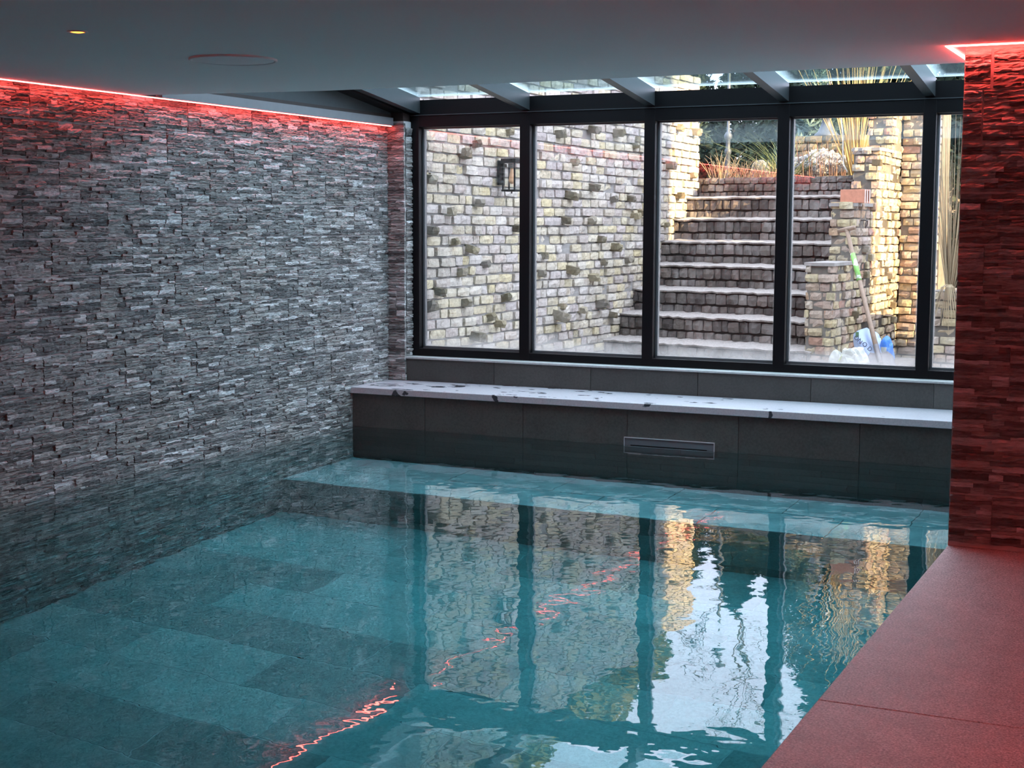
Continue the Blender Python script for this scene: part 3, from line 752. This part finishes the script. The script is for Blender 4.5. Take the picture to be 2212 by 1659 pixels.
q = on_sack(-.40, .90); box('printed_mark', M['green_print'], t, q[0] - .014, q[1] - .004, q[2] - .028, q[0] + .016, q[1], q[2] + .022)
for k, ch in enumerate('ONOD'):
    fc = bpy.data.curves.new('print', 'FONT'); fc.body = ch; fc.size = .055; fc.extrude = .002; fc.align_x = 'CENTER'; fc.align_y = 'CENTER'; fc.materials.append(M['ink'])
    fo = bpy.data.objects.new('printed_letter', fc); link(fo); dg = bpy.context.evaluated_depsgraph_get(); lme = bpy.data.meshes.new_from_object(fo.evaluated_get(dg)); bpy.data.objects.remove(fo)
    o = obj('printed_letter', lme, t, on_sack(-.42 + .22 * k, .83 - .07 * k)); o.rotation_euler = (math.radians(82), math.radians(44), 0)
t = thing('blue_bag', 'deep blue plastic bag half hidden behind the spade shaft', 'bag', (-2.585, 13.17, ZG)); t.rotation_euler = (0, 0, -.3)
me = crumple(12, .075, .045, .21, .55, 4); me.materials.append(M['sack_deep']); obj('bag_body', me, t, (0, 0, .168)); MB().box(-.02, -.050, .22, .03, -.028, .30).build('white_print', M['sack_white'], t)
M['rust'] = plain('rusty_iron', (.09, .08, .075), .7)
p = np.array([0, 0, CAM_H]) + ray(1862, 484) * ((C0 @ nL) / (ray(1862, 484)[:2] @ nL)) 
t = thing('iron_ring', 'small iron ring hanging on the side of the stepped wall', 'ring', (p[0] + .03, p[1], p[2])); 
MB().tube([(0.012 + .004 * math.sin(a), .036 * math.cos(a), .036 * math.sin(a)) for a in [i * math.pi / 8 for i in range(17)]], .006, 6, False).build('ring_loop', M['rust'], t, True)
MB().tube([(-.04, 0, .034), (.014, 0, .036)], .007, 6).build('ring_bolt', M['rust'], t)
M['cable'] = plain('pale_cable', (.55, .53, .48), .6)
t = thing('hanging_cable', 'thin pale cable hanging down beside the top of the stairs', 'cable', (-3.60, 15.62, 2.0))
MB().tube([(-.10, .10, .85), (-.02, .06, .66), (.02, .02, .45), (.03, 0, .25), (.05, -.03, .12), (.10, -.08, .05)], .007, 6).build('cable_run', M['cable'], t, True)
M['greystone'] = plain('pale_garden_stone', (.19, .20, .195), .9, var=.25)
t = thing('garden_stone', 'small pale upright stone among the grasses above the stairs', 'stone', (-5.02, 17.6, 2.03)); me = crumple(21, .10, .07, .14, .3, 3); me.materials.append(M['greystone']); obj('stone_body', me, t, (0, 0, .10))

# ---------------------------------------------------------------- garden: plants
def leaf_mat(name, stops, rough=.7):
    t = NT(name); r = rnd(t); c = t.ramp(r, stops); d = t.bsdf(c, rough, spec=.25); tl = t.node('BsdfTranslucent'); t.l.new(c, tl.inputs[0])
    return t.done(t.node('MixShader', i_0=.3, i_1=d, i_2=tl.outputs[0]).outputs[0])
M['conifer'] = leaf_mat('dark_conifer', [(0, (.020, .036, .026)), (.6, (.04, .065, .042)), (1, (.075, .10, .06))])
M['spruce'] = leaf_mat('blue_spruce', [(0, (.06, .11, .10)), (1, (.17, .26, .24))])
M['ivy'] = leaf_mat('yellow_green_leaf', [(0, (.07, .10, .03)), (.6, (.16, .18, .05)), (1, (.30, .28, .08))])
M['reed'] = leaf_mat('golden_reed', [(0, (.34, .24, .11)), (.5, (.52, .38, .18)), (1, (.66, .52, .28))])
M['straw'] = leaf_mat('dry_straw', [(0, (.28, .22, .14)), (.5, (.42, .34, .22)), (1, (.52, .45, .30))])
M['grass'] = leaf_mat('green_grass', [(0, (.10, .14, .06)), (1, (.26, .30, .12))])
M['heather'] = leaf_mat('silver_flower', [(0, (.42, .44, .46)), (1, (.72, .72, .70))])
M['heather_stem'] = leaf_mat('reddish_stem', [(0, (.16, .08, .07)), (1, (.34, .24, .17))])
M['bark'] = plain('bark', (.10, .08, .06), .9)
def cloud(seed, n, sx, sy, sz, size, shape='ell', aspect=2.2):
    r = np.random.default_rng(seed); k = 0; P = []
    d = r.normal(size=(n, 3)); d /= np.linalg.norm(d, axis=1)[:, None]; rad = r.uniform(.55, 1, n) ** .6
    if shape == 'cone':
        h = r.uniform(0, 1, n) ** 1.3; w = (1 - h) * .95 + .06; a = r.uniform(0, 6.283, n); q = np.sqrt(r.uniform(.25, 1, n)); lump = 1 + .22 * np.sin(a * 5 + h * 17)
        c = np.stack([np.cos(a) * w * q * lump * sx, np.sin(a) * w * q * lump * sy, h * sz], 1)
    else: 
        lump = 1 + .18 * np.sin(d[:, 0] * 6 + seed) + .15 * np.sin(d[:, 2] * 7 + d[:, 1] * 5)
        c = d * (rad * lump)[:, None] * np.array([sx, sy, sz]) + np.array([0, 0, sz])
    e1 = r.normal(size=(n, 3)); e1[:, 2] -= .3; e1 /= np.linalg.norm(e1, axis=1)[:, None]; e2 = np.cross(e1, r.normal(size=(n, 3))); e2 /= np.linalg.norm(e2, axis=1)[:, None]
    s = size * r.uniform(.6, 1.3, n)[:, None]
    V = np.stack([c - e1 * s * aspect / 2, c + e2 * s * .5, c + e1 * s * aspect / 2, c - e2 * s * .5], 1).reshape(-1, 3); V[:, 2] = np.maximum(V[:, 2], 0)
    return V.tolist(), [(4 * i, 4 * i + 1, 4 * i + 2, 4 * i + 3) for i in range(n)]
def stems(seed, n, spread, h0, h1, w, lean, droop=0):
    r = random.Random(seed); v = []; f = []
    for _ in range(n):
        a = r.uniform(0, 6.283); q = spread * math.sqrt(r.random()); b = Vector((q * math.cos(a), q * math.sin(a), 0)); h = r.uniform(h0, h1)
        dr = Vector((math.cos(a) * lean * r.random() + r.gauss(0, lean * .3), math.sin(a) * lean * r.random() + r.gauss(0, lean * .3), 1)); pts = []
        for i in range(5):
            s = i / 4; pts.append(b + Vector((dr.x * s * h * (1 + droop * s), dr.y * s * h * (1 + droop * s), h * s * (1 - droop * .45 * s * s))))
        c = r.uniform(0, 3.14); sv = Vector((math.cos(c), math.sin(c), 0)); n0 = len(v)
        for i, p in enumerate(pts):
            ww = w * r.uniform(.8, 1.2) * (1 - .7 * i / 4); t3 = Vector((-sv.y, sv.x, 0))
            v += [p + sv * ww, p - sv * ww * .5 + t3 * ww * .8, p - sv * ww * .5 - t3 * ww * .8]
        for i in range(4):
            for k in range(3): f.append((n0 + 3 * i + k, n0 + 3 * i + (k + 1) % 3, n0 + 3 * i + 3 + (k + 1) % 3, n0 + 3 * i + 3 + k))
    return v, f
# conifers in a row behind the terrace
cm = [mesh('needles', *cloud(30 + i, 9500, .95, .95, 2.7, .05, 'cone', 2.6), M['conifer']) for i in range(3)]
tm = MB().tube([(0, 0, 0), (0, 0, 2.2)], [.07, .02], 7).mesh('trunk', M['bark'])
r = random.Random(12)
con = []
for k in range(13):
    x = -10.6 + k * .82; y = 22.6 + r.uniform(-.5, .6) - .1 * k
    t = thing('conifer', 'dark green conifer in the dense row behind the garden terrace', 'conifer', (x, y, 2.0), 'conifers behind the terrace')
    o = obj('needles', cm[k % 3], t); o.rotation_euler = (0, 0, r.uniform(0, 6)); s = r.uniform(.85, 1.08); o.scale = (s, s, s * r.uniform(.9, 1.05)); obj('trunk', tm, t)
t = thing('blue_spruce', 'pale blue-green spruce standing before the dark conifers', 'spruce', (-5.05, 20.3, 2.03)); obj('needles', mesh('needles', *cloud(44, 5000, .62, .62, 1.7, .045, 'cone', 4.0), M['spruce']), t); obj('trunk', MB().tube([(0, 0, 0), (0, 0, 1.4)], [.05, .015], 7).mesh('trunk', M['bark']), t)
for k, (x, y, z, s, lb) in enumerate([(-5.75, 12.6, 3.0, 1.0, 'leafy shrub on top of the left garden wall near the house'), (-5.7, 14.6, 3.0, 1.1, 'yellow-green leafy shrub on top of the left garden wall at its middle'), (-5.65, 15.8, 3.0, .9, 'yellow-green leafy shrub on top of the left garden wall at the stairs end')]):
    t = thing('shrub', lb, 'shrub', (x - .25, y, LTOP)); obj('leaves', mesh('leaves', *cloud(60 + k, 1500, .4 * s, .75 * s, .38 * s, .075), M['ivy']), t); obj('stem', MB().tube([(0, 0, -.05), (0, 0, .4)], .02, 6).mesh('stem', M['bark']), t)
t = thing('golden_reeds', 'tall sunlit clump of golden dry reeds behind the stepped wall', 'reeds', (-3.60, 16.38, 2.0)); obj('canes', mesh('canes', *stems(3, 75, .06, 1.0, 1.7, .0065, .40), M['reed']), t)
t = thing('dry_reeds', 'dry reed bundle standing on the low planter wall by the right pier', 'reeds', (-2.17, 13.90, .90)); obj('canes', mesh('canes', *stems(4, 60, .04, .9, 1.75, .0045, .18), M['straw']), t)
mb = MB(); r = random.Random(8)
for k in range(11):
    dx = -.16 + .032 * k + r.uniform(-.015, .015); ln = r.uniform(.22, .40); mb.tube([(0, 0, .08), (dx * .35, -.10, .04), (dx * .7, -.13, -ln * .5), (dx, -.135, -ln)], [.005, .006, .005, .0015], 4)
mb.build('drooping_leaves', M['straw'], t)
for k, (x, y, s, lb) in enumerate([(-5.25, 16.85, 1.0, 'dry straw-coloured grass tuft beside the lit wall end above the stairs'), (-5.0, 17.0, .8, 'small dry grass tuft above the stairs left of the pale stone'), (-4.75, 17.05, .7, 'low dry grass tuft above the middle of the top step')]):
    t = thing('grass_tuft', lb, 'grass', (x, y, 2.02)); obj('blades', mesh('blades', *stems(70 + k, 60, .16, .15 * s, .45 * s, .006, .5, .5), M['straw']), t)
t = thing('arching_grass', 'long arching green and straw grass at the right above the stairs', 'grass', (-4.62, 17.25, 2.02)); obj('blades', mesh('blades', *stems(80, 70, .10, .3, .75, .006, 1.3, .5), M['grass']), t)
t = thing('silver_shrub', 'silvery white flowering shrub with reddish stems before the terrace wall', 'shrub', (-4.2, 17.35, 2.03)); obj('flowers', mesh('flowers', *cloud(90, 1600, .42, .16, .13, .035, 'ell', 1.3), M['heather']), t, (0, 0, .06)); obj('stems', mesh('stems', *stems(91, 70, .3, .22, .5, .005, .2), M['heather_stem']), t)
t = thing('evergreen_bush', 'dark evergreen bush growing behind the dry reeds', 'bush', (-2.08, 16.12, ZG)); obj('leaves', mesh('leaves', *cloud(95, 5000, .45, .32, 1.25, .05), M['conifer']), t)

tall = [mesh('needles', *cloud(130 + i, 16000, 1.3, 1.3, 5.2, .06, 'cone', 2.6), M['conifer']) for i in range(2)]
for k, (x, y, lb) in enumerate([(-5.0, 21.9, 'tall dark conifer behind the golden reeds, nearest the terrace wall'), (-3.9, 21.3, 'tall dark conifer rising behind the stepped wall'), (-2.4, 20.6, 'tall dark conifer furthest right beyond the planter wall')]):
    t = thing('tall_conifer', lb, 'conifer', (x, y, 2.05 if x < -2.9 else 1.6)); o = obj('needles', tall[k % 2], t); o.rotation_euler = (0, 0, k * 1.3); obj('trunk', MB().tube([(0, 0, 0), (0, 0, 4.2)], [.10, .02], 7).mesh('trunk', M['bark']), t)
def bare_tree(seed, h):
    r = random.Random(seed); mb = MB(); stack = [(Vector((0, 0, 0)), Vector((0, 0, 1)), h * .36, .05, 0)]
    while stack:
        p, d, l, rad, lv = stack.pop(); q = p + d * l * .5 + Vector((r.gauss(0, .03), r.gauss(0, .03), 0)); e = p + d * l
        mb.tube([p, q, e], [rad, rad * .85, rad * .65], 5 if lv < 3 else 3, cap=False)
        if lv < 5:
            for _ in range(3 if lv < 4 else 2):
                nd = (d + Vector((r.gauss(0, .5), r.gauss(0, .5), r.gauss(.05, .25)))).normalized(); stack.append((e, nd, l * r.uniform(.55, .85), rad * .6, lv + 1))
    return mb
t = thing('bare_tree', 'bare twiggy winter tree rising above the dark conifers', 'tree', (-7.45, 24.6, 2.03)); bare_tree(5, 5.2).build('branches', M['bark'], t)
